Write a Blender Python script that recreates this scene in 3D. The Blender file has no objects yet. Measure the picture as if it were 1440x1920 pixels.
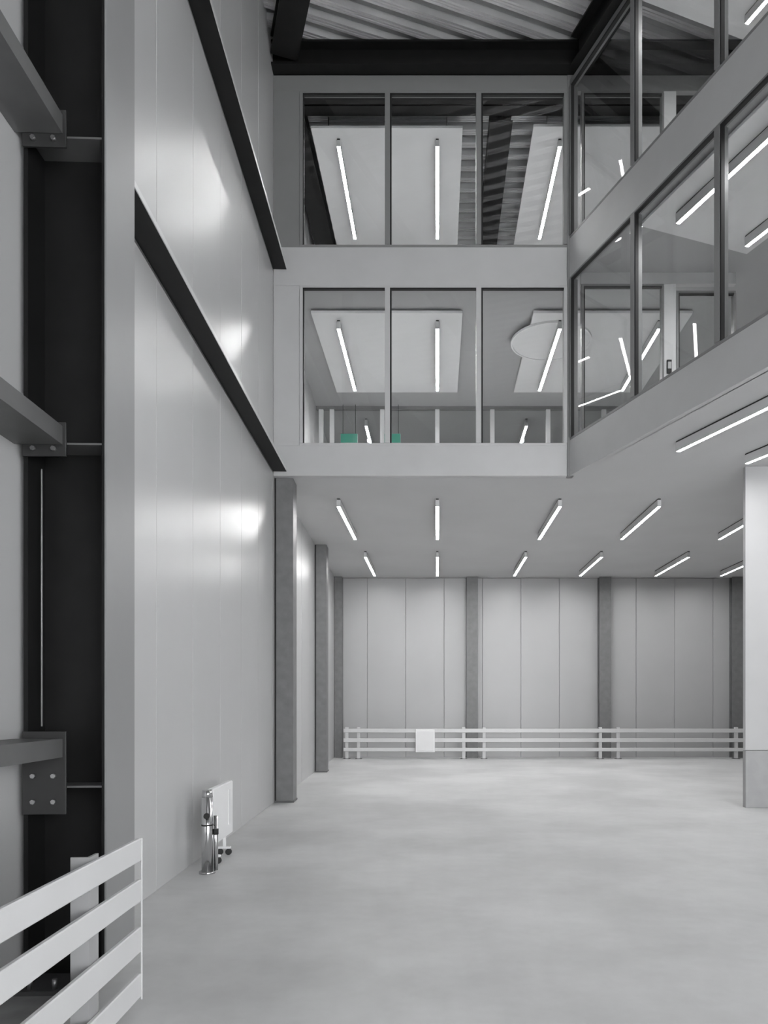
import bpy, bmesh, math, random
from mathutils import Matrix, Vector

random.seed(7)
SC = bpy.context.scene
COL = SC.collection
E = 1.81                      # eye height above the hall floor

# ------------------------------------------------------------------ camera
cam_d = bpy.data.cameras.new('camera')
cam = bpy.data.objects.new('camera', cam_d)
COL.objects.link(cam)
cam.location = (0, 0, E)
cam.rotation_euler = (math.pi / 2, 0, 0)
cam_d.sensor_fit = 'HORIZONTAL'
cam_d.sensor_width = 36.0
cam_d.lens = 35.0
# Blender's shift is in units of the fitted side (the width)
cam_d.shift_x = -100 / 1440
cam_d.shift_y = 355 / 1440
cam_d.clip_start = 0.05
cam_d.clip_end = 200
SC.camera = cam

# ------------------------------------------------------------------ world and exposure
world = bpy.data.worlds.new('overcast_sky')
SC.world = world
world.use_nodes = True
bg = world.node_tree.nodes['Background']
bg.inputs['Color'].default_value = (0.97, 0.985, 1.0, 1)
bg.inputs['Strength'].default_value = 2.4
SC.view_settings.view_transform = 'Standard'
SC.view_settings.look = 'None'
SC.view_settings.exposure = 2.2
SC.view_settings.gamma = 1.0
SC.view_settings.use_curve_mapping = False
LAMP = 19.5                   # radiance of the linear luminaires
SC.cycles.use_denoising = True
SC.cycles.max_bounces = 10
SC.cycles.diffuse_bounces = 6
SC.cycles.glossy_bounces = 5
SC.cycles.transparent_max_bounces = 16
SC.cycles.sample_clamp_indirect = 6

# ------------------------------------------------------------------ frames
def frame(ox, oy, xaxis):
    x = Vector((xaxis[0], xaxis[1], 0)).normalized()
    y = Vector((-x.y, x.x, 0))
    M = Matrix.Identity(4)
    M.col[0][:3] = x; M.col[1][:3] = y; M.col[3][:3] = (ox, oy, 0)
    return M
F0 = Matrix.Identity(4)
FL = frame(-2.42, 0, (1, 0.0371))            # left wall: x into the hall, y along the wall
FW = frame(2.38, 13.33, (1, 0.3714))         # wing: x into the wing, -y towards the viewer
def W(y): return -2.42 - 0.0371 * y

# ------------------------------------------------------------------ materials
MATS = {}
def mat(name, col, rough=0.5, metal=0.0, spec=0.5, var=0.0, vscale=2.0, bump=0.0, bscale=60.0, rvar=0.0):
    m = bpy.data.materials.new(name)
    m.use_nodes = True
    nt = m.node_tree; N = nt.nodes; L = nt.links
    b = N['Principled BSDF']
    c = (col, col, col * 1.005, 1) if not isinstance(col, tuple) else (*col, 1)
    b.inputs['Base Color'].default_value = c
    b.inputs['Roughness'].default_value = rough
    b.inputs['Metallic'].default_value = metal
    b.inputs['Specular IOR Level'].default_value = spec
    tc = N.new('ShaderNodeTexCoord')
    if var or rvar:
        n = N.new('ShaderNodeTexNoise'); n.inputs['Scale'].default_value = vscale
        n.inputs['Detail'].default_value = 5
        L.new(tc.outputs['Object'], n.inputs['Vector'])
        if var:
            r = N.new('ShaderNodeMapRange')
            r.inputs['From Min'].default_value = 0.3; r.inputs['From Max'].default_value = 0.7
            r.inputs['To Min'].default_value = 1 - var; r.inputs['To Max'].default_value = 1 + var
            L.new(n.outputs['Fac'], r.inputs['Value'])
            mx = N.new('ShaderNodeMix'); mx.data_type = 'RGBA'; mx.blend_type = 'MULTIPLY'
            mx.inputs[0].default_value = 1.0
            mx.inputs[6].default_value = c
            L.new(r.outputs['Result'], mx.inputs[7])
            L.new(mx.outputs[2], b.inputs['Base Color'])
        if rvar:
            r2 = N.new('ShaderNodeMapRange')
            r2.inputs['From Min'].default_value = 0.3; r2.inputs['From Max'].default_value = 0.7
            r2.inputs['To Min'].default_value = rough - rvar; r2.inputs['To Max'].default_value = rough + rvar
            L.new(n.outputs['Fac'], r2.inputs['Value'])
            L.new(r2.outputs['Result'], b.inputs['Roughness'])
    if bump:
        n2 = N.new('ShaderNodeTexNoise'); n2.inputs['Scale'].default_value = bscale
        L.new(tc.outputs['Object'], n2.inputs['Vector'])
        bp = N.new('ShaderNodeBump'); bp.inputs['Strength'].default_value = bump
        bp.inputs['Distance'].default_value = 0.01
        L.new(n2.outputs['Fac'], bp.inputs['Height'])
        L.new(bp.outputs['Normal'], b.inputs['Normal'])
    MATS[name] = m
    return m

mat('wall_paint', 0.48, rough=0.30, spec=0.5, var=0.03, vscale=0.6, bump=0.03, bscale=1.5)
mat('back_paint', 0.42, rough=0.38, spec=0.5, var=0.03, vscale=0.6)
mat('plaster', 0.56, rough=0.65, var=0.03, vscale=0.8)
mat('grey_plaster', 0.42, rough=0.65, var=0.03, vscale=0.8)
mat('raft_white', 0.76, rough=0.6, var=0.02)
mat('frame_grey', 0.23, rough=0.4, var=0.03)
mat('spandrel_grey', 0.52, rough=0.4, var=0.03)
mat('column_grey', 0.17, rough=0.45, var=0.12, vscale=6)
mat('mid_grey', 0.25, rough=0.4, var=0.03)  # lit tone of the near column's flange; also the front wall
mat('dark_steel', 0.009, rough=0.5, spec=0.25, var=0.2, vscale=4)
mat('bracket_steel', 0.03, rough=0.45, var=0.1, vscale=4)
mat('girt_steel', 0.11, rough=0.45, var=0.1, vscale=4)
mat('matt_black', 0.012, rough=0.6, var=0.1)
mat('rail_white', 0.60, rough=0.35, var=0.03, bump=0.05, bscale=20)
mat('post_grey', 0.32, rough=0.4, var=0.04)
mat('pier_white', 0.43, rough=0.55, var=0.02)
mat('pier_concrete', 0.33, rough=0.7, var=0.06, vscale=5)
mat('deck_metal', 0.62, rough=0.3, metal=0.5, var=0.12, vscale=1.2)
mat('pit_concrete', 0.30, rough=0.8, var=0.2, vscale=3)
mat('chrome', 0.62, rough=0.16, metal=1.0, var=0.03)
mat('heater_white', 0.82, rough=0.35, var=0.02)
mat('rubber', 0.02, rough=0.7, var=0.1)
mat('housing_grey', 0.55, rough=0.5, var=0.03)
mat('sign_green', (0.045, 0.26, 0.19), rough=0.4, var=0.04)
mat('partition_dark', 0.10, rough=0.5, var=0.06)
mat('bolt_steel', 0.45, rough=0.3, metal=0.9, var=0.05)
mat('bounce_floor', 0.72, rough=0.6, var=0.05, vscale=3)

def lamp_mat():
    m = bpy.data.materials.new('lamp_diffuser'); m.use_nodes = True
    nt = m.node_tree; nt.nodes.clear()
    e = nt.nodes.new('ShaderNodeEmission'); o = nt.nodes.new('ShaderNodeOutputMaterial')
    e.inputs['Color'].default_value = (1, 1, 1, 1); e.inputs['Strength'].default_value = LAMP
    nt.links.new(e.outputs[0], o.inputs['Surface'])
    MATS['lamp'] = m
lamp_mat()

def glass_mat():
    m = bpy.data.materials.new('window_glass'); m.use_nodes = True
    nt = m.node_tree; nt.nodes.clear()
    t = nt.nodes.new('ShaderNodeBsdfTransparent'); t.inputs['Color'].default_value = (0.94, 0.945, 0.945, 1)
    g = nt.nodes.new('ShaderNodeBsdfGlossy'); g.inputs['Roughness'].default_value = 0.01
    lw = nt.nodes.new('ShaderNodeLayerWeight'); lw.inputs['Blend'].default_value = 0.5   # Schlick reflectance, same from both sides
    pw = nt.nodes.new('ShaderNodeMath'); pw.operation = 'POWER'; pw.inputs[1].default_value = 5.0
    f = nt.nodes.new('ShaderNodeMath'); f.operation = 'MULTIPLY_ADD'
    f.inputs[1].default_value = 0.9; f.inputs[2].default_value = 0.024
    nt.links.new(lw.outputs['Facing'], pw.inputs[0]); nt.links.new(pw.outputs[0], f.inputs[0])
    x = nt.nodes.new('ShaderNodeMixShader'); o = nt.nodes.new('ShaderNodeOutputMaterial')
    nt.links.new(f.outputs[0], x.inputs[0]); nt.links.new(t.outputs[0], x.inputs[1])
    nt.links.new(g.outputs[0], x.inputs[2]); nt.links.new(x.outputs[0], o.inputs['Surface'])
    MATS['glass'] = m
glass_mat()

def floor_mat():
    m = mat('polished_concrete', 0.60, rough=0.42, spec=0.5)
    nt = m.node_tree; N = nt.nodes; L = nt.links; b = N['Principled BSDF']
    tc = [n for n in N if n.type == 'TEX_COORD'][0]
    n1 = N.new('ShaderNodeTexNoise'); n1.inputs['Scale'].default_value = 0.45; n1.inputs['Detail'].default_value = 6
    n1.inputs['Roughness'].default_value = 0.62
    n2 = N.new('ShaderNodeTexNoise'); n2.inputs['Scale'].default_value = 7.0; n2.inputs['Detail'].default_value = 4
    L.new(tc.outputs['Object'], n1.inputs['Vector']); L.new(tc.outputs['Object'], n2.inputs['Vector'])
    r = N.new('ShaderNodeValToRGB')
    r.color_ramp.elements[0].position = 0.38; r.color_ramp.elements[0].color = (0.47, 0.47, 0.47, 1)
    r.color_ramp.elements[1].position = 0.62; r.color_ramp.elements[1].color = (0.61, 0.61, 0.61, 1)
    L.new(n1.outputs['Fac'], r.inputs['Fac'])
    mr = N.new('ShaderNodeMapRange'); mr.inputs['To Min'].default_value = 0.95; mr.inputs['To Max'].default_value = 1.05
    L.new(n2.outputs['Fac'], mr.inputs['Value'])
    mx = N.new('ShaderNodeMix'); mx.data_type = 'RGBA'; mx.blend_type = 'MULTIPLY'; mx.inputs[0].default_value = 1
    L.new(r.outputs['Color'], mx.inputs[6]); L.new(mr.outputs['Result'], mx.inputs[7])
    L.new(mx.outputs[2], b.inputs['Base Color'])
    m2 = N.new('ShaderNodeMapRange'); m2.inputs['To Min'].default_value = 0.32; m2.inputs['To Max'].default_value = 0.55
    L.new(n1.outputs['Fac'], m2.inputs['Value']); L.new(m2.outputs['Result'], b.inputs['Roughness'])
floor_mat()

# ------------------------------------------------------------------ mesh helpers
def add_box(bm, F, xr, yr, zr):
    vs = [bm.verts.new(F @ Vector((x, y, z))) for z in zr for y in yr for x in xr]
    for q in ((0, 2, 3, 1), (4, 5, 7, 6), (0, 1, 5, 4), (2, 6, 7, 3), (0, 4, 6, 2), (1, 3, 7, 5)):
        bm.faces.new([vs[i] for i in q])
def add_poly(bm, pts, z0, z1):
    lo = [bm.verts.new((x, y, z0)) for x, y in pts]; hi = [bm.verts.new((x, y, z1)) for x, y in pts]
    n = len(pts)
    bm.faces.new(hi); bm.faces.new(lo[::-1])
    for i in range(n):
        bm.faces.new((lo[i], lo[(i + 1) % n], hi[(i + 1) % n], hi[i]))
def add_cyl(bm, a, b, r, n=16, r2=None):
    a = Vector(a); b = Vector(b); r2 = r if r2 is None else r2
    d = (b - a).normalized()
    u = d.orthogonal().normalized(); v = d.cross(u)
    ra = [bm.verts.new(a + r * (math.cos(t) * u + math.sin(t) * v)) for t in [2 * math.pi * i / n for i in range(n)]]
    rb = [bm.verts.new(b + r2 * (math.cos(t) * u + math.sin(t) * v)) for t in [2 * math.pi * i / n for i in range(n)]]
    bm.faces.new(ra[::-1]); bm.faces.new(rb)
    for i in range(n):
        bm.faces.new((ra[i], ra[(i + 1) % n], rb[(i + 1) % n], rb[i]))
def obj(name, bm, m, parent=None, bev=0.0, smooth=False):
    if bev:
        bmesh.ops.bevel(bm, geom=list(bm.edges), offset=bev, segments=1, affect='EDGES')
    bmesh.ops.recalc_face_normals(bm, faces=bm.faces)
    off = Vector((0, 0, 0))
    p = parent
    while p is not None:
        off += p.location; p = p.parent
    if off.length:
        for v in bm.verts: v.co -= off
    me = bpy.data.meshes.new(name)
    bm.to_mesh(me); bm.free()
    if smooth:
        for f in me.polygons: f.use_smooth = len(f.vertices) == 4
    me.materials.append(MATS[m])
    o = bpy.data.objects.new(name, me)
    COL.objects.link(o)
    o.parent = parent
    return o
def box(name, m, F, xr, yr, zr, parent=None, bev=0.0):
    bm = bmesh.new(); add_box(bm, F, xr, yr, zr)
    return obj(name, bm, m, parent, bev)
def boxes(name, m, F, lst, parent=None, bev=0.0):
    bm = bmesh.new()
    for xr, yr, zr in lst: add_box(bm, F, xr, yr, zr)
    return obj(name, bm, m, parent, bev)
def cyl(name, m, a, b, r, parent=None, n=16, r2=None):
    bm = bmesh.new(); add_cyl(bm, a, b, r, n, r2)
    return obj(name, bm, m, parent, smooth=True)
def empty(name, loc):
    o = bpy.data.objects.new(name, None); COL.objects.link(o)
    o.location = loc; o.empty_display_size = 0.1
    return o
def tag(o, label, cat, group=None):
    o['label'] = label; o['category'] = cat
    if group: o['group'] = group
    return o
def thing(name, loc, label, cat, group=None):
    return tag(empty(name, loc), label, cat, group)
def struct(o):
    o['kind'] = 'structure'; return o
def wp(F, x, y, z): return tuple(F @ Vector((x, y, z)))

Z1, Z2, Z3 = 5.81, 9.42, 12.91        # soffit, level two ceiling, level three rafts
ROOF = 13.36

# ================================================================== SETTING
# floor slab, with the sunken strip behind the crash barrier
bm = bmesh.new()
add_poly(bm, [wp(FL, .30, -6, 0)[:2], (12.4, -6), (12.4, 24.5), wp(FL, -.3, 24.5, 0)[:2], wp(FL, -.3, 5.80, 0)[:2], wp(FL, .30, 5.80, 0)[:2]], -0.32, 0.0)
struct(obj('floor', bm, 'polished_concrete'))
bm = bmesh.new()
add_poly(bm, [wp(FL, -.6, -6, 0)[:2], wp(FL, .30, -6, 0)[:2], wp(FL, .30, 5.80, 0)[:2], wp(FL, -.6, 5.80, 0)[:2]], -0.40, -0.22)
struct(obj('floor.001', bm, 'pit_concrete'))

# left wall, lining panels beyond the near column
wl = struct(empty('wall_left', (W(10), 10, 0)))
y = 5.95; k = 0
while y < 24.3:
    y1 = min(y + 1.2, 24.5)
    for z0, z1 in ((0, 5.86), (5.90, 9.44), (9.48, 13.5)):
        box('wall_panel', 'wall_paint', FL, (-.12, random.uniform(-.0015, .0015)), (y + .003, y1 - .003), (z0, z1), wl, bev=0.004)
    y = y1
box('backing', 'wall_paint', FL, (-.22, -.122), (5.9, 24.6), (-.3, 13.70), wl)
# cladding of the nearest bay stands further out
wb = struct(empty('wall_left.001', (W(0) - .33, 0, 0)))
y = -6.0
while y < 5.9:
    box('wall_panel', 'wall_paint', FL, (-.43, -.33), (y + .004, y + .996), (-.22, 13.5), wb, bev=0.006)
    y += 1.0

box('backing', 'wall_paint', FL, (-.55, -.432), (-6.2, 6.2), (-.4, 13.70), wb)
# back wall panels, 1.2 m modules
bw = struct(empty('wall_back', (0, 24.2, 0)))
x = -3.515
while x < 12:
    box('wall_panel', 'back_paint', F0, (x + .004, x + 1.241), (24.2 + random.uniform(-.002, .002), 24.32), (0, 5.80), bw, bev=0.006)
    x += 1.245
box('upper_wall', 'back_paint', F0, (-3.6, 12.4), (24.2, 24.32), (5.82, 13.70), bw)
box('backing', 'back_paint', F0, (-3.7, 12.4), (24.322, 24.42), (-.3, 13.70), bw)
struct(box('wall_right', 'back_paint', F0, (12.2, 12.35), (-6.2, 24.4), (-.3, 13.70)))
# unseen front wall; door opening added at right to brighten the near floor
bm = bmesh.new()
add_box(bm, F0, (-3.0, 12.4), (-6.2, -6.0), (6.2, 13.70))
add_box(bm, F0, (-3.0, 2.0), (-6.2, -6.0), (-.3, 6.2))
struct(obj('wall_front', bm, 'mid_grey'))  # darker grey cuts the bounce onto the upper left

# slabs of the two upper storeys
wing_end = 11.6
we = wp(FW, 0, -wing_end, 0)
def slab(name, z0, z1, m):
    bm = bmesh.new()
    add_poly(bm, [(W(13.36) , 13.36), (2.40, 13.36), (we[0], we[1]), (12.2, we[1]), (12.2, 24.2), (W(24.2), 24.2)], z0, z1)
    return struct(obj(name, bm, m))
slab('ceiling', Z1, Z1 + .46, 'plaster')
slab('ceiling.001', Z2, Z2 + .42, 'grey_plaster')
struct(box('wall_right.001', 'back_paint', F0, (we[0], 12.2), (we[1] - .1, we[1]), (Z1, 13.5)))

def bounce_floor(name, z0, z1, m):  # pale unseen floor sheets added to bounce lamp light onto the rafts
    bm = bmesh.new()
    inset = .12
    p0 = wp(FW, inset, .1, 0); p1 = wp(FW, inset, -wing_end + .3, 0)
    add_poly(bm, [(W(13.5) + .03, 13.45), (p0[0], 13.45), (p1[0], p1[1]), (12.1, p1[1]), (12.1, 24.1), (W(24.1) + .03, 24.1)], z0, z1)
    return struct(obj(name, bm, m))
bounce_floor('floor.002', Z1 + .46, Z1 + .475, 'bounce_floor')
bounce_floor('floor.003', Z2 + .42, Z2 + .435, 'bounce_floor')
# ------------------------------------------------------------------ roof decking
def deck_sheet_bm(F, x0, x1, y0, pitches, pitch, z, clip):
    bm = bmesh.new()
    prof = []
    for i in range(pitches):
        a = y0 + i * pitch
        prof += [(a, z), (a + .035, z), (a + .040, z + .014), (a + .052, z + .014), (a + .057, z), (a + .085, z), (a + .090, z + .014),
                 (a + .102, z + .014), (a + .107, z), (a + .145, z), (a + .160, z + .10), (a + .152, z + .115), (a + .170, z + .21),
                 (a + .225, z + .21), (a + .23, z + .195), (a + .24, z + .21), (a + pitch - .03, z + .21), (a + pitch - .012, z + .115), (a + pitch - .02, z + .10)]
    prof.append((y0 + pitches * pitch, z))
    rows = []
    for (yy, zz) in prof:
        rows.append((bm.verts.new(F @ Vector((x0, yy, zz))), bm.verts.new(F @ Vector((x1, yy, zz)))))
    for a, b in zip(rows, rows[1:]):
        bm.faces.new((a[0], a[1], b[1], b[0]))
    for co, no in clip:
        bmesh.ops.bisect_plane(bm, geom=list(bm.verts) + list(bm.edges) + list(bm.faces), plane_co=co, plane_no=no, clear_outer=True)
    return bm
rd = struct(empty('ceiling.002', (0, 8, ROOF)))
PITCH = 0.345
clipH = [((0, 13.34, 0), (0, 1, 0)), ((W(10) - .1, 10, 0), (-1, -.0371, 0)), ((0, -6.1, 0), (0, -1, 0)), ((12.3, 0, 0), (1, 0, 0))]
yy = -24.0
while yy < 4.5:
    bm = deck_sheet_bm(FW, -9.0, 14.0, yy, 3, PITCH, ROOF, clipH)
    if len(bm.faces) > 0:
        obj('deck_sheet', bm, 'deck_metal', rd)
    else: bm.free()
    yy += 3 * PITCH
rd2 = struct(empty('ceiling.003', (0, 19, ROOF)))
yy = 13.36
while yy < 24.2:
    bm = deck_sheet_bm(F0, -3.4, 12.2, yy, 3, PITCH, ROOF, [((0, 24.2, 0), (0, 1, 0))])
    if len(bm.faces): obj('deck_sheet', bm, 'deck_metal', rd2)
    yy += 3 * PITCH
# weathertight skin above the ribbed sheets
struct(box('ceiling.004', 'dark_steel', F0, (-3.6, 12.4), (-6.2, 24.4), (13.60, 13.74)))

# ------------------------------------------------------------------ roof girders
def ibeam(name, label, F, xr, yr, zr, along='y', group=None):
    """I-section: two flanges and a web, as one rolled piece"""
    c = [(a + b) / 2 for a, b in (xr, yr, zr)]
    t = 0.035
    o = []
    if along == 'y':
        w = (c[0] - .02, c[0] + .02)
        o = [(xr, yr, (zr[0], zr[0] + t)), (xr, yr, (zr[1] - t, zr[1])), (w, yr, (zr[0] + t, zr[1] - t))]
    else:
        w = (c[1] - .02, c[1] + .02)
        o = [(xr, yr, (zr[0], zr[0] + t)), (xr, yr, (zr[1] - t, zr[1])), (xr, w, (zr[0] + t, zr[1] - t))]
    b = boxes(name, 'dark_steel', F, o)
    return tag(b, label, 'beam', group)
ibeam('roof_girder', 'black roof girder crossing above the top window row of the end facade', F0, (-2.95, 5.4), (13.02, 13.40), (12.93, ROOF - .005), 'x')
ibeam('roof_girder', 'black roof girder running along the left edge of the ribbed roof', FW, (-5.08, -4.62), (-9.5, 1.45), (13.02, ROOF - .005))
ibeam('roof_girder', 'black roof girder lying along the top of the glazed wing', FW, (-.20, .16), (-11.4, -.35), (12.825, ROOF - .005))
ibeam('roof_beam', 'dark steel beam under the ribbed roof just behind the top windows', F0, (-2.55, 5.2), (13.72, 14.02), (13.02, ROOF - .005), 'x')
ibeam('roof_beam', 'dark steel beam above the near edge of the white ceiling rafts', F0, (-2.55, 5.2), (14.16, 14.40), (13.10, ROOF - .005), 'x')
ibeam('roof_beam', 'dark steel beam running back between the two white ceiling rafts', F0, (1.02, 1.46), (14.45, 19.0), (13.02, ROOF - .005))
ibeam('roof_beam', 'dark beam added for the unlit wall beside the left ceiling raft', F0, (-3.0, -2.56), (13.5, 19.2), (13.02, ROOF - .005))  # added dark bulk painting in the unlit left wall beside the raft

# ------------------------------------------------------------------ trims: facade bands
FY = (13.25, 13.35)
struct(box('trim_1', 'spandrel_grey', F0, (-2.91, 2.30), FY, (Z1, 6.35), bev=.004))
struct(box('trim_2', 'spandrel_grey', F0, (-2.91, 2.30), FY, (9.19, 9.87), bev=.004))
struct(box('trim_3', 'frame_grey', F0, (-2.91, 5.3), FY, (12.64, 12.92), bev=.004))
struct(box('trim_4', 'spandrel_grey', F0, (-2.91, -2.44), FY, (6.35, 9.19), bev=.004))
struct(box('trim_5', 'frame_grey', F0, (-2.91, -2.44), FY, (9.87, 12.64), bev=.004))  # darker grey paints the jamb's loss of light towards the roof
# wing bands
WY = (-wing_end, -.06)
struct(box('trim_6', 'spandrel_grey', FW, (-.06, .04), WY, (Z1, 6.44), bev=.004))
struct(box('trim_7', 'spandrel_grey', FW, (-.06, .04), WY, (9.33, 10.02), bev=.004))
struct(box('trim_8', 'frame_grey', FW, (-.06, .04), WY, (12.75, 12.82), bev=.004))
# bands behind the wing (inner partition in line with the facade)
struct(box('trim_9', 'spandrel_grey', F0, (2.55, 5.3), FY, (9.22, 9.44)))
# corner post
struct(box('trim_10', 'frame_grey', F0, (2.30, 2.42), (13.24, 13.40), (Z1, 12.92), bev=.006))

# ------------------------------------------------------------------ windows
def window(n, F, cuts, z0, z1, yr=(-.06, .04), mull=.09, alongx=True, mm='frame_grey', lead=-1):
    """a strip window: mullions at the cuts, a pane and black gaskets per bay, the head ones painting reveal shade"""
    cx = (cuts[0] + cuts[-1]) / 2
    yc = (yr[0] + yr[1]) / 2
    def B(name, m, a, d, z, par, bev=0):
        return box(name, m, F, a, d, z, par, bev) if alongx else box(name, m, F, d, a, z, par, bev)
    loc = wp(F, cx, yc, z0) if alongx else wp(F, yc, cx, z0)
    r = struct(empty('window_%d' % n, loc))
    fr = .045
    B('sill_frame', mm, (cuts[0], cuts[-1]), yr, (z0, z0 + fr), r, .003)
    B('head_frame', mm, (cuts[0], cuts[-1]), yr, (z1 - fr, z1), r, .003)
    for i, c in enumerate(cuts):
        h = mull / 2
        a = (c - h, c + h)
        if i == 0: a = (c, c + mull * .6)
        if i == len(cuts) - 1: a = (c - mull * .6, c)
        B('mullion', mm, a, (yr[0] - .02, yr[1] + .03), (z0 + fr, z1 - fr), r, .003)
    for a, b in zip(cuts, cuts[1:]):
        a0 = a + mull / 2; b0 = b - mull / 2
        B('pane', 'glass', (a0, b0), (yc - .004, yc + .004), (z0 + fr, z1 - fr), r)
        g = .028
        B('gasket_shade', 'matt_black', (a0, b0), (yr[0] - .012, yc - .006), (z1 - fr - g, z1 - fr), r)  # head strip also paints the dark of the reveal's shadow
        s = (a0, a0 + g) if lead < 0 else (b0 - g, b0)
        B('gasket_shade', 'matt_black', s, (yr[0] - .012, yc - .006), (z0 + fr, z1 - fr - g), r)
    return r
YR = (13.25, 13.35)
window(1, F0, (-2.44, -.885, .733, 2.30), 6.35, 9.19, YR, mm='spandrel_grey')
window(2, F0, (-2.44, -.885, .733, 2.30), 9.87, 12.64, YR)
wc = [-.07, -1.963, -3.82, -5.70, -7.60, -9.50, -11.5]
window(3, FW, wc[::-1], 6.44, 9.33, (-.06, .04), .10, False, lead=1)
window(4, FW, wc[::-1], 10.02, 12.75, (-.06, .04), .10, False, lead=1)
# glazing seen through the wing, in line with the end facade
window(5, F0, (2.56, 4.02), 6.42, 9.22, YR, .06)
window(6, F0, (4.24, 5.30), 6.42, 9.10, YR, .06)
window(7, F0, (2.56, 4.02), 9.87, 12.64, YR, .06)
struct(box('trim_11', 'raft_white', F0, (4.02, 4.24), (13.25, 13.40), (6.30, 9.22), bev=.004))
struct(box('trim_12', 'raft_white', F0, (4.02, 4.24), (13.25, 13.40), (9.87, 12.64), bev=.004))
b = thing('access_box', wp(F0, 4.12, 13.25, 7.75), 'small dark switch box on the pale post behind the wing glass', 'switch')
box('back_box', 'matt_black', F0, (4.07, 4.15), (13.215, 13.25), (7.62, 7.86), b, bev=.004)
box('cover_plate', 'housing_grey', F0, (4.08, 4.14), (13.207, 13.215), (7.70, 7.82), b)

# ------------------------------------------------------------------ columns
def girt_bracket(col, z0, z1):
    br = box('bracket', 'bracket_steel', FL, (-.28, .02), (5.215, 5.235), (z0, z1), col, bev=.003)
    for xx in (-.20, -.06):
        for zz in ((z0 + .09, z0 + .27) if z1 - z0 > .4 else (z0 + .05,)):
            cyl('bolt', 'bolt_steel', wp(FL, xx, 5.215, zz), wp(FL, xx, 5.19, zz), .017, br, 6)
cn = thing('steel_column', wp(FL, 0, 5.52, -.2), 'tall steel column nearest the camera with dark shaded web and pale lit outer flange', 'column', None)
box('web', 'dark_steel', FL, (-.26, .25), (5.50, 5.53), (-.2, 13.3), cn)  # near-black colour carries the shade of the recess
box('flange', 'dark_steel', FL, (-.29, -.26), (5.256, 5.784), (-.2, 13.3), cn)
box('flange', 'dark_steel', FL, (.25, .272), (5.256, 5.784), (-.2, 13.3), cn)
box('lit_flange_face', 'mid_grey', FL, (.272, .284), (5.250, 5.790), (-.2, 13.3), cn)  # added pale plate, painting the flange as lit against the shaded web
box('base_plate', 'girt_steel', FL, (-.32, .30), (5.15, 5.9), (-.22, -.19), cn)
for zz in (1.20, 3.62, 5.78, 8.3, 10.7):
    box('stiffener', 'girt_steel', FL, (-.26, .25), (5.27, 5.50), (zz, zz + .014), cn)
for z0, z1 in ((1.02, 1.60), (3.52, 3.76), (5.68, 5.94)):
    girt_bracket(cn, z0, z1)
for xx in (-.22, -.05):
    cyl('anchor_bolt', 'bolt_steel', wp(FL, xx, 5.20, -.2), wp(FL, xx, 5.20, -.12), .018, cn, 6)
cyl('earth_rod', 'post_grey', wp(FL, -.225, 5.38, 1.63), wp(FL, -.225, 5.38, 3.48), .006, cn, 8)

def cased_column(y0, lab, xin, ztop):
    c = thing('cased_column', wp(FL, .12, y0 + .2, 0), lab, 'column')
    box('casing', 'column_grey', FL, (.03, xin), (y0, y0 + .42), (0, ztop), c, bev=.006)
    box('shadow_gap', 'matt_black', FL, (.0, .03), (y0 + .02, y0 + .40), (0, ztop), c)
    box('base_plate', 'girt_steel', FL, (.0, xin + .012), (y0 - .012, y0 + .432), (0, .03), c)
    return c
cased_column(13.36, 'grey boxed column against the left wall under the facade corner', .335, Z1 - .004)
cased_column(19.05, 'grey boxed column against the left wall beneath the rear soffit', .30, Z1 - .004)

def back_column(x0, x1, lab):
    c = thing('wall_column', ((x0 + x1) / 2, 24.1, 0), lab, 'column')
    box('flange', 'column_grey', F0, (x0, x1), (23.95, 23.98), (0, Z1 - .004), c, bev=.004)
    xm = (x0 + x1) / 2
    box('web', 'column_grey', F0, (xm - .02, xm + .02), (23.98, 24.17), (0, Z1 - .004), c)
    box('flange', 'column_grey', F0, (x0, x1), (24.17, 24.198), (0, Z1 - .004), c)
    return c
back_column(.94, 1.30, 'grey steel column at the back wall behind the white box')
back_column(5.20, 5.58, 'grey steel column on the back wall right of centre')
back_column(9.46, 9.84, 'dark grey steel column in the right corner of back wall')
back_column(-3.30, -3.05, 'narrow dark grey column in the left corner of back wall')

# ------------------------------------------------------------------ left wall beams and girts
def wall_beam(z, lab):
    b = thing('wall_beam', wp(FL, .12, 9.5, z), lab, 'beam')
    box('soffit_plate', 'dark_steel', FL, (.0, .235), (5.80, 13.24), (z, z + .05), b)
    box('lit_edge', 'rail_white', FL, (.235, .243), (5.80, 13.24), (z, z + .05), b)  # pale strip painting the light caught along the beam's edge
wall_beam(5.885, 'dark steel ledge beam along the left wall ending at the lower soffit')
wall_beam(9.47, 'dark steel ledge beam high on the left wall ending at the middle window row')
def girt(z, lab):
    g = thing('wall_girt', wp(FL, -.16, 3, z), lab, 'rail')
    bm = bmesh.new()
    yr = (-5.8, 5.21)
    add_box(bm, FL, (-.012, 0), yr, (z, z + .13))
    add_box(bm, FL, (-.329, -.012), yr, (z, z + .012))
    add_box(bm, FL, (-.329, -.012), yr, (z + .118, z + .13))
    obj('channel', bm, 'girt_steel', g)
girt(1.42, 'horizontal steel channel on the left cladding just above the white barrier')
girt(3.60, 'horizontal steel channel on the left cladding, second one up')
girt(5.77, 'horizontal steel channel on the left cladding near the picture top')

# ------------------------------------------------------------------ lower right partition
wr = struct(empty('wall_right.002', (8, 12.7, 0)))
box('upper_lining', 'pier_white', F0, (5.24, 12.2), (12.7, 12.80), (.98, Z1 - .002), wr, bev=.004)
box('plinth', 'pier_concrete', F0, (5.24, 12.2), (12.69, 12.81), (0, .97), wr, bev=.006)

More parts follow.
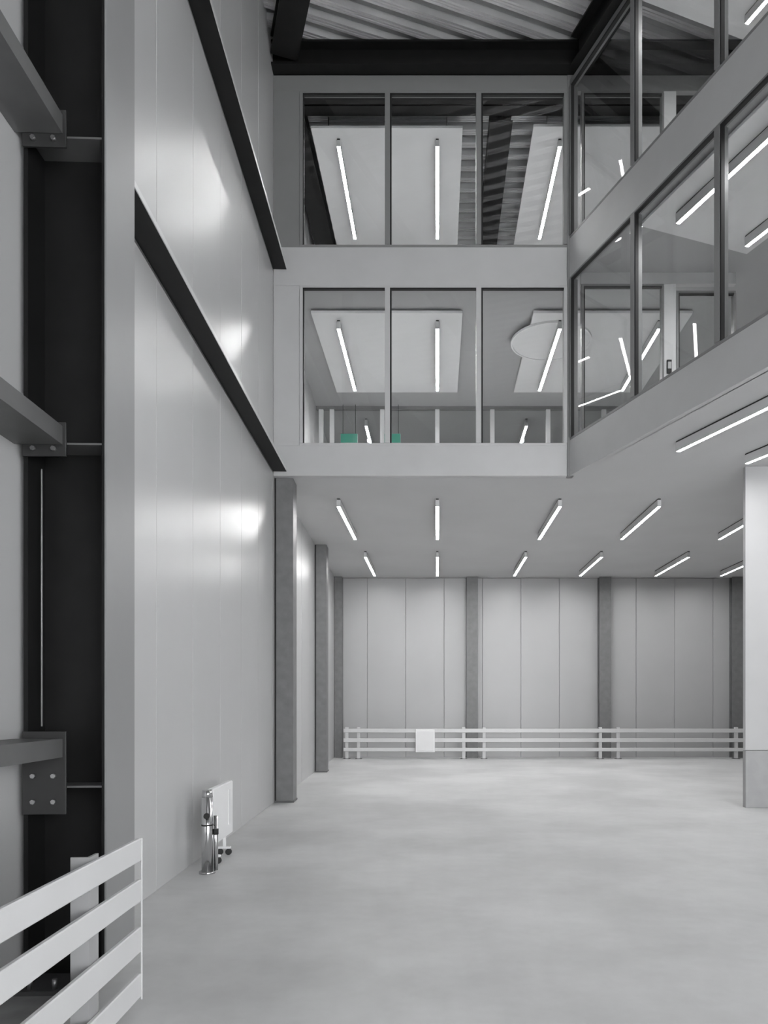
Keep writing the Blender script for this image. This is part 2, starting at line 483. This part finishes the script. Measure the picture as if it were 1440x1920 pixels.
# ------------------------------------------------------------------ rooms behind the glass
# glazed partition at the back of the middle storey
pt = struct(empty('wall_back.001', (0, 19.3, 6.27)))
PY = (19.25, 19.35)
box('head_rail', 'frame_grey', F0, (W(19), 8), PY, (9.34, Z2), pt)
cuts = [-3.0, -2.72, -1.42, .0, 1.42, 2.86, 4.3, 5.7, 7.2]
for c in cuts: box('post', 'raft_white', F0, (c - .055, c + .055), PY, (6.27, 9.34), pt)
for a, b_ in zip(cuts, cuts[1:]):
    box('pane', 'glass', F0, (a + .055, b_ - .055), (19.296, 19.304), (6.27, 9.34), pt)
box('transom', 'partition_dark', F0, (-3.0, 7.2), (19.24, 19.26), (8.42, 8.47), pt)
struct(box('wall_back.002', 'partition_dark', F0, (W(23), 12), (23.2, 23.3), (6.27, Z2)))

def exit_sign(x0, x1, lab):
    s = thing('exit_sign', ((x0 + x1) / 2, 19.14, 8.43), lab, 'sign', None)
    box('sign_body', 'housing_grey', F0, (x0, x1), (19.13, 19.18), (8.43, 8.67), s, bev=.004)
    box('sign_face', 'sign_green', F0, (x0 + .006, x1 - .006), (19.120, 19.13), (8.437, 8.663), s)
    for xx in (x0 + .06, x1 - .06):
        cyl('hanger', 'matt_black', (xx, 19.155, 8.67), (xx, 19.155, Z2), .006, s, 6)
exit_sign(-2.48, -2.04, 'green exit sign behind the left pane of the middle windows')
exit_sign(-1.36, -.94, 'green exit sign half hidden by the left mullion of middle windows')

# ceiling rafts
def raft(F, xr, yr, z, lab, group=None):
    r = thing('ceiling_raft', wp(F, sum(xr) / 2, sum(yr) / 2, z), lab, 'panel')
    box('board', 'raft_white', F, xr, yr, (z, z + .05), r, bev=.004)
    hi = ROOF if z > 12 else Z2
    for xx in (xr[0] + .3, xr[1] - .3):
        for yy in (yr[0] + .3, yr[1] - .3):
            cyl('hanger', 'matt_black', wp(F, xx, yy, z + .05), wp(F, xx, yy, hi), .008, r, 6)
    return r
raft(F0, (-2.45, .49), (14.46, 18.18), Z3, 'white ceiling raft with two lamps behind the left top windows')
raft(F0, (1.86, 4.95), (14.42, 18.2), Z3, 'white ceiling raft behind the right pane of the top windows')
raft(F0, (-2.45, .49), (14.46, 18.18), 9.33, 'white ceiling raft with two lamps behind the left middle windows')
r2 = raft(F0, (1.86, 4.95), (14.46, 18.18), 9.33, 'white ceiling raft with a round disc behind the right middle windows')
bm = bmesh.new(); add_cyl(bm, (2.37, 15.57, 9.30), (2.37, 15.57, 9.33), .80, 48)
dd = obj('round_disc', bm, 'raft_white', r2)
bm = bmesh.new()
n = 48
vi = []
for i in range(n):
    t = 2 * math.pi * i / n
    vi.append([bm.verts.new((2.37 + rr * math.cos(t), 15.57 + rr * math.sin(t), zz)) for rr, zz in ((.80, 9.285), (.835, 9.285), (.835, 9.328), (.80, 9.328))])
for i in range(n):
    a, b_ = vi[i], vi[(i + 1) % n]
    for j in range(4): bm.faces.new((a[j], a[(j + 1) % 4], b_[(j + 1) % 4], b_[j]))
obj('rim', bm, 'heater_white', dd)
# wing rafts (wing frame); lamp A starts at local point below
def inW(x, y): return tuple(FW.inverted() @ Vector((x, y, 0)))[:2]
ax, ay = inW(3.70, 11.5); bx, by = inW(5.0, 12.08)
raft(FW, (ax - .35, ax + 1.78), (ay - 3.6, ay + .47), Z3, 'white ceiling raft inside the wing at the top right corner')
raft(FW, (ax - .35, ax + 1.78), (ay - 3.6, ay + .47), 9.33, 'white ceiling raft inside the wing behind the middle glass row')

# ------------------------------------------------------------------ linear luminaires
def luminaire(F, x, y0, y1, zc, lab, group, hang=.16):
    """zc: the surface it is fixed to; the diffuser faces down"""
    l = thing('linear_light', wp(F, x, (y0 + y1) / 2, zc - hang), lab, 'light', group)
    zb = zc - hang
    boxes('housing', 'housing_grey', F, [((x - .037, x + .037), (y0, y1), (zb + .02, zc - .024)),
          ((x - .037, x - .031), (y0, y1), (zb, zb + .02)), ((x + .031, x + .037), (y0, y1), (zb, zb + .02)),
          ((x - .031, x + .031), (y0, y0 + .006), (zb, zb + .02)), ((x - .031, x + .031), (y1 - .006, y1), (zb, zb + .02))], l)
    box('diffuser', 'lamp', F, (x - .0305, x + .0305), (y0 + .007, y1 - .007), (zb + .003, zb + .0195), l)
    box('shadow_strip', 'matt_black', F, (x - .028, x + .028), (y0, y1), (zc - .024, zc), l)  # black strip painting the shadow between housing and ceiling
    return l
names1 = ['first from the left', 'second from the left', 'third from the left', 'fourth from the left', 'fifth, cut off by partition']
for x, nm in zip((-1.95, 0, 2.42, 4.38, 6.70), names1):
    luminaire(F0, x, 14.73, 17.74, Z1, 'white linear lamp in the front row under the lowest soffit, ' + nm, 'lamps of the front row under the soffit')
names2 = names1[:4] + ['fifth from the left', 'sixth, beside the white partition']
for x, nm in zip((-1.92, 0, 2.36, 4.38, 6.70, 8.70), names2):
    luminaire(F0, x, 19.9, 22.9, Z1, 'white linear lamp in the rear row under the lowest soffit, ' + nm, 'lamps of the rear row under the soffit')
pos = ['left of the first mullion', 'in the middle pane', 'in the right pane', 'right of the corner post']
for x, nm in zip((-1.95, 0, 2.42, 4.38), pos):
    luminaire(F0, x, 14.73, 17.70, 9.33, 'white linear lamp behind the middle windows, ' + nm, 'lamps of the middle storey', .17)
    luminaire(F0, x, 14.73, 17.70, Z3, 'white linear lamp behind the top windows, ' + nm, 'lamps of the top storey', .15)
for x, nm in ((-1.92, 'left green sign'), (2.4, 'right pane of the middle windows')):
    luminaire(F0, x, 20.1, 22.9, Z2, 'far linear lamp beyond the glass partition near the ' + nm, 'lamps beyond the glass partition', .2)
for (lx, ly), nm in (((ax, ay), 'nearer the glass'), ((bx, by), 'farther from the glass')):
    luminaire(FW, lx, ly - 3.0, ly, Z1, 'white linear lamp under the wing soffit at right, ' + nm, 'lamps under the wing soffit')
    luminaire(FW, lx, ly - 3.0, ly, 9.33, 'white linear lamp behind the middle glass of the wing, ' + nm, 'lamps in the wing middle storey', .17)
    luminaire(FW, lx, ly - 3.0, ly, Z3, 'white linear lamp behind the top glass of the wing, ' + nm, 'lamps in the wing top storey', .15)

# ------------------------------------------------------------------ crash barriers
fb = thing('crash_barrier', wp(FL, .8, 2, 0), 'white steel crash barrier with flat rails in the left foreground', 'barrier')
for z0, z1 in ((.865, 1.0), (.625, .757), (.325, .475), (.06, .20)):
    box('rail', 'rail_white', FL, (.80, .83), (-3.2, 4.40), (z0, z1), fb, bev=.006)
for yy in (3.75, .9, -1.9):
    bm = bmesh.new()
    add_box(bm, FL, (.705, .80), (yy, yy + .012), (0.0, 1.02))
    add_box(bm, FL, (.785, .80), (yy + .012, yy + .11), (0.0, 1.02))
    p = obj('post', bm, 'post_grey', fb)
    box('foot_plate', 'girt_steel', FL, (.66, .83), (yy - .05, yy + .16), (0, .012), p)
box('end_plate', 'rail_white', FL, (.822, .834), (4.40, 4.408), (.04, 1.0), fb, bev=.004)

bb = thing('crash_barrier', (3.4, 23.5, 0), 'long white crash barrier with flat rails before the back wall', 'barrier')
for z0, z1 in ((.83, .95), (.53, .65), (.24, .35)):
    box('rail', 'rail_white', F0, (-2.95, 11.8), (23.44, 23.48), (z0, z1), bb, bev=.006)
for xx in (-2.9, -2.53, .78, 1.42, 5.08, 5.64, 9.36, 11.4):
    p = box('post', 'rail_white', F0, (xx, xx + .10), (23.48, 23.58), (0, 1.0), bb, bev=.006)
    box('foot_plate', 'girt_steel', F0, (xx - .05, xx + .15), (23.44, 23.62), (0, .012), p)
jb = thing('control_box', (-.38, 23.4, .2), 'white box mounted on the rails of the far barrier', 'box')
box('case', 'heater_white', F0, (-.68, -.08), (23.30, 23.438), (.22, .93), jb, bev=.012)
box('cover', 'raft_white', F0, (-.64, -.12), (23.285, 23.30), (.27, .88), jb, bev=.004)

# ------------------------------------------------------------------ things on the floor by the left wall
px, py = -2.425, 7.87
st = thing('steel_bollard', (px, py, 0), 'polished steel cylinder with black knob standing by the left wall', 'bollard')
cyl('base_flange', 'chrome', (px, py, 0), (px, py, .022), .085, st, 24)
cyl('tube', 'chrome', (px, py, .022), (px, py, .80), .058, st, 24)
cyl('collar', 'matt_black', (px, py, .50), (px, py, .516), .0605, st, 24)
cyl('cap', 'chrome', (px, py, .80), (px, py, .875), .058, st, 24, .05)
kb = cyl('knob', 'rubber', (px + .01, py - .05, .61), (px + .015, py - .095, .61), .032, st, 16, .026)
cyl('side_pipe', 'chrome', (px + .075, py + .05, .022), (px + .075, py + .05, .60), .024, st, 14)
cyl('pipe_clip', 'rubber', (px + .075, py + .05, .40), (px + .075, py + .05, .46), .029, st, 14)

ph = thing('standing_panel', wp(FL, .235, 8.57, 0), 'white upright panel on castors right of the steel cylinder', 'panel')
box('panel', 'heater_white', FL, (.205, .27), (8.17, 9.08), (.22, .85), ph, bev=.012)
box('control_strip', 'raft_white', FL, (.27, .276), (8.85, 8.93), (.35, .76), ph)
for yy in (8.32, 8.80):
    lg = box('foot', 'heater_white', FL, (.16, .31), (yy - .02, yy + .02), (.075, .10), ph, bev=.004)
    box('stem', 'heater_white', FL, (.222, .252), (yy - .016, yy + .016), (.10, .25), ph)
    for xx in (.185, .285):
        cyl('castor', 'rubber', wp(FL, xx, yy - .014, .037), wp(FL, xx, yy + .014, .037), .037, lg, 14)
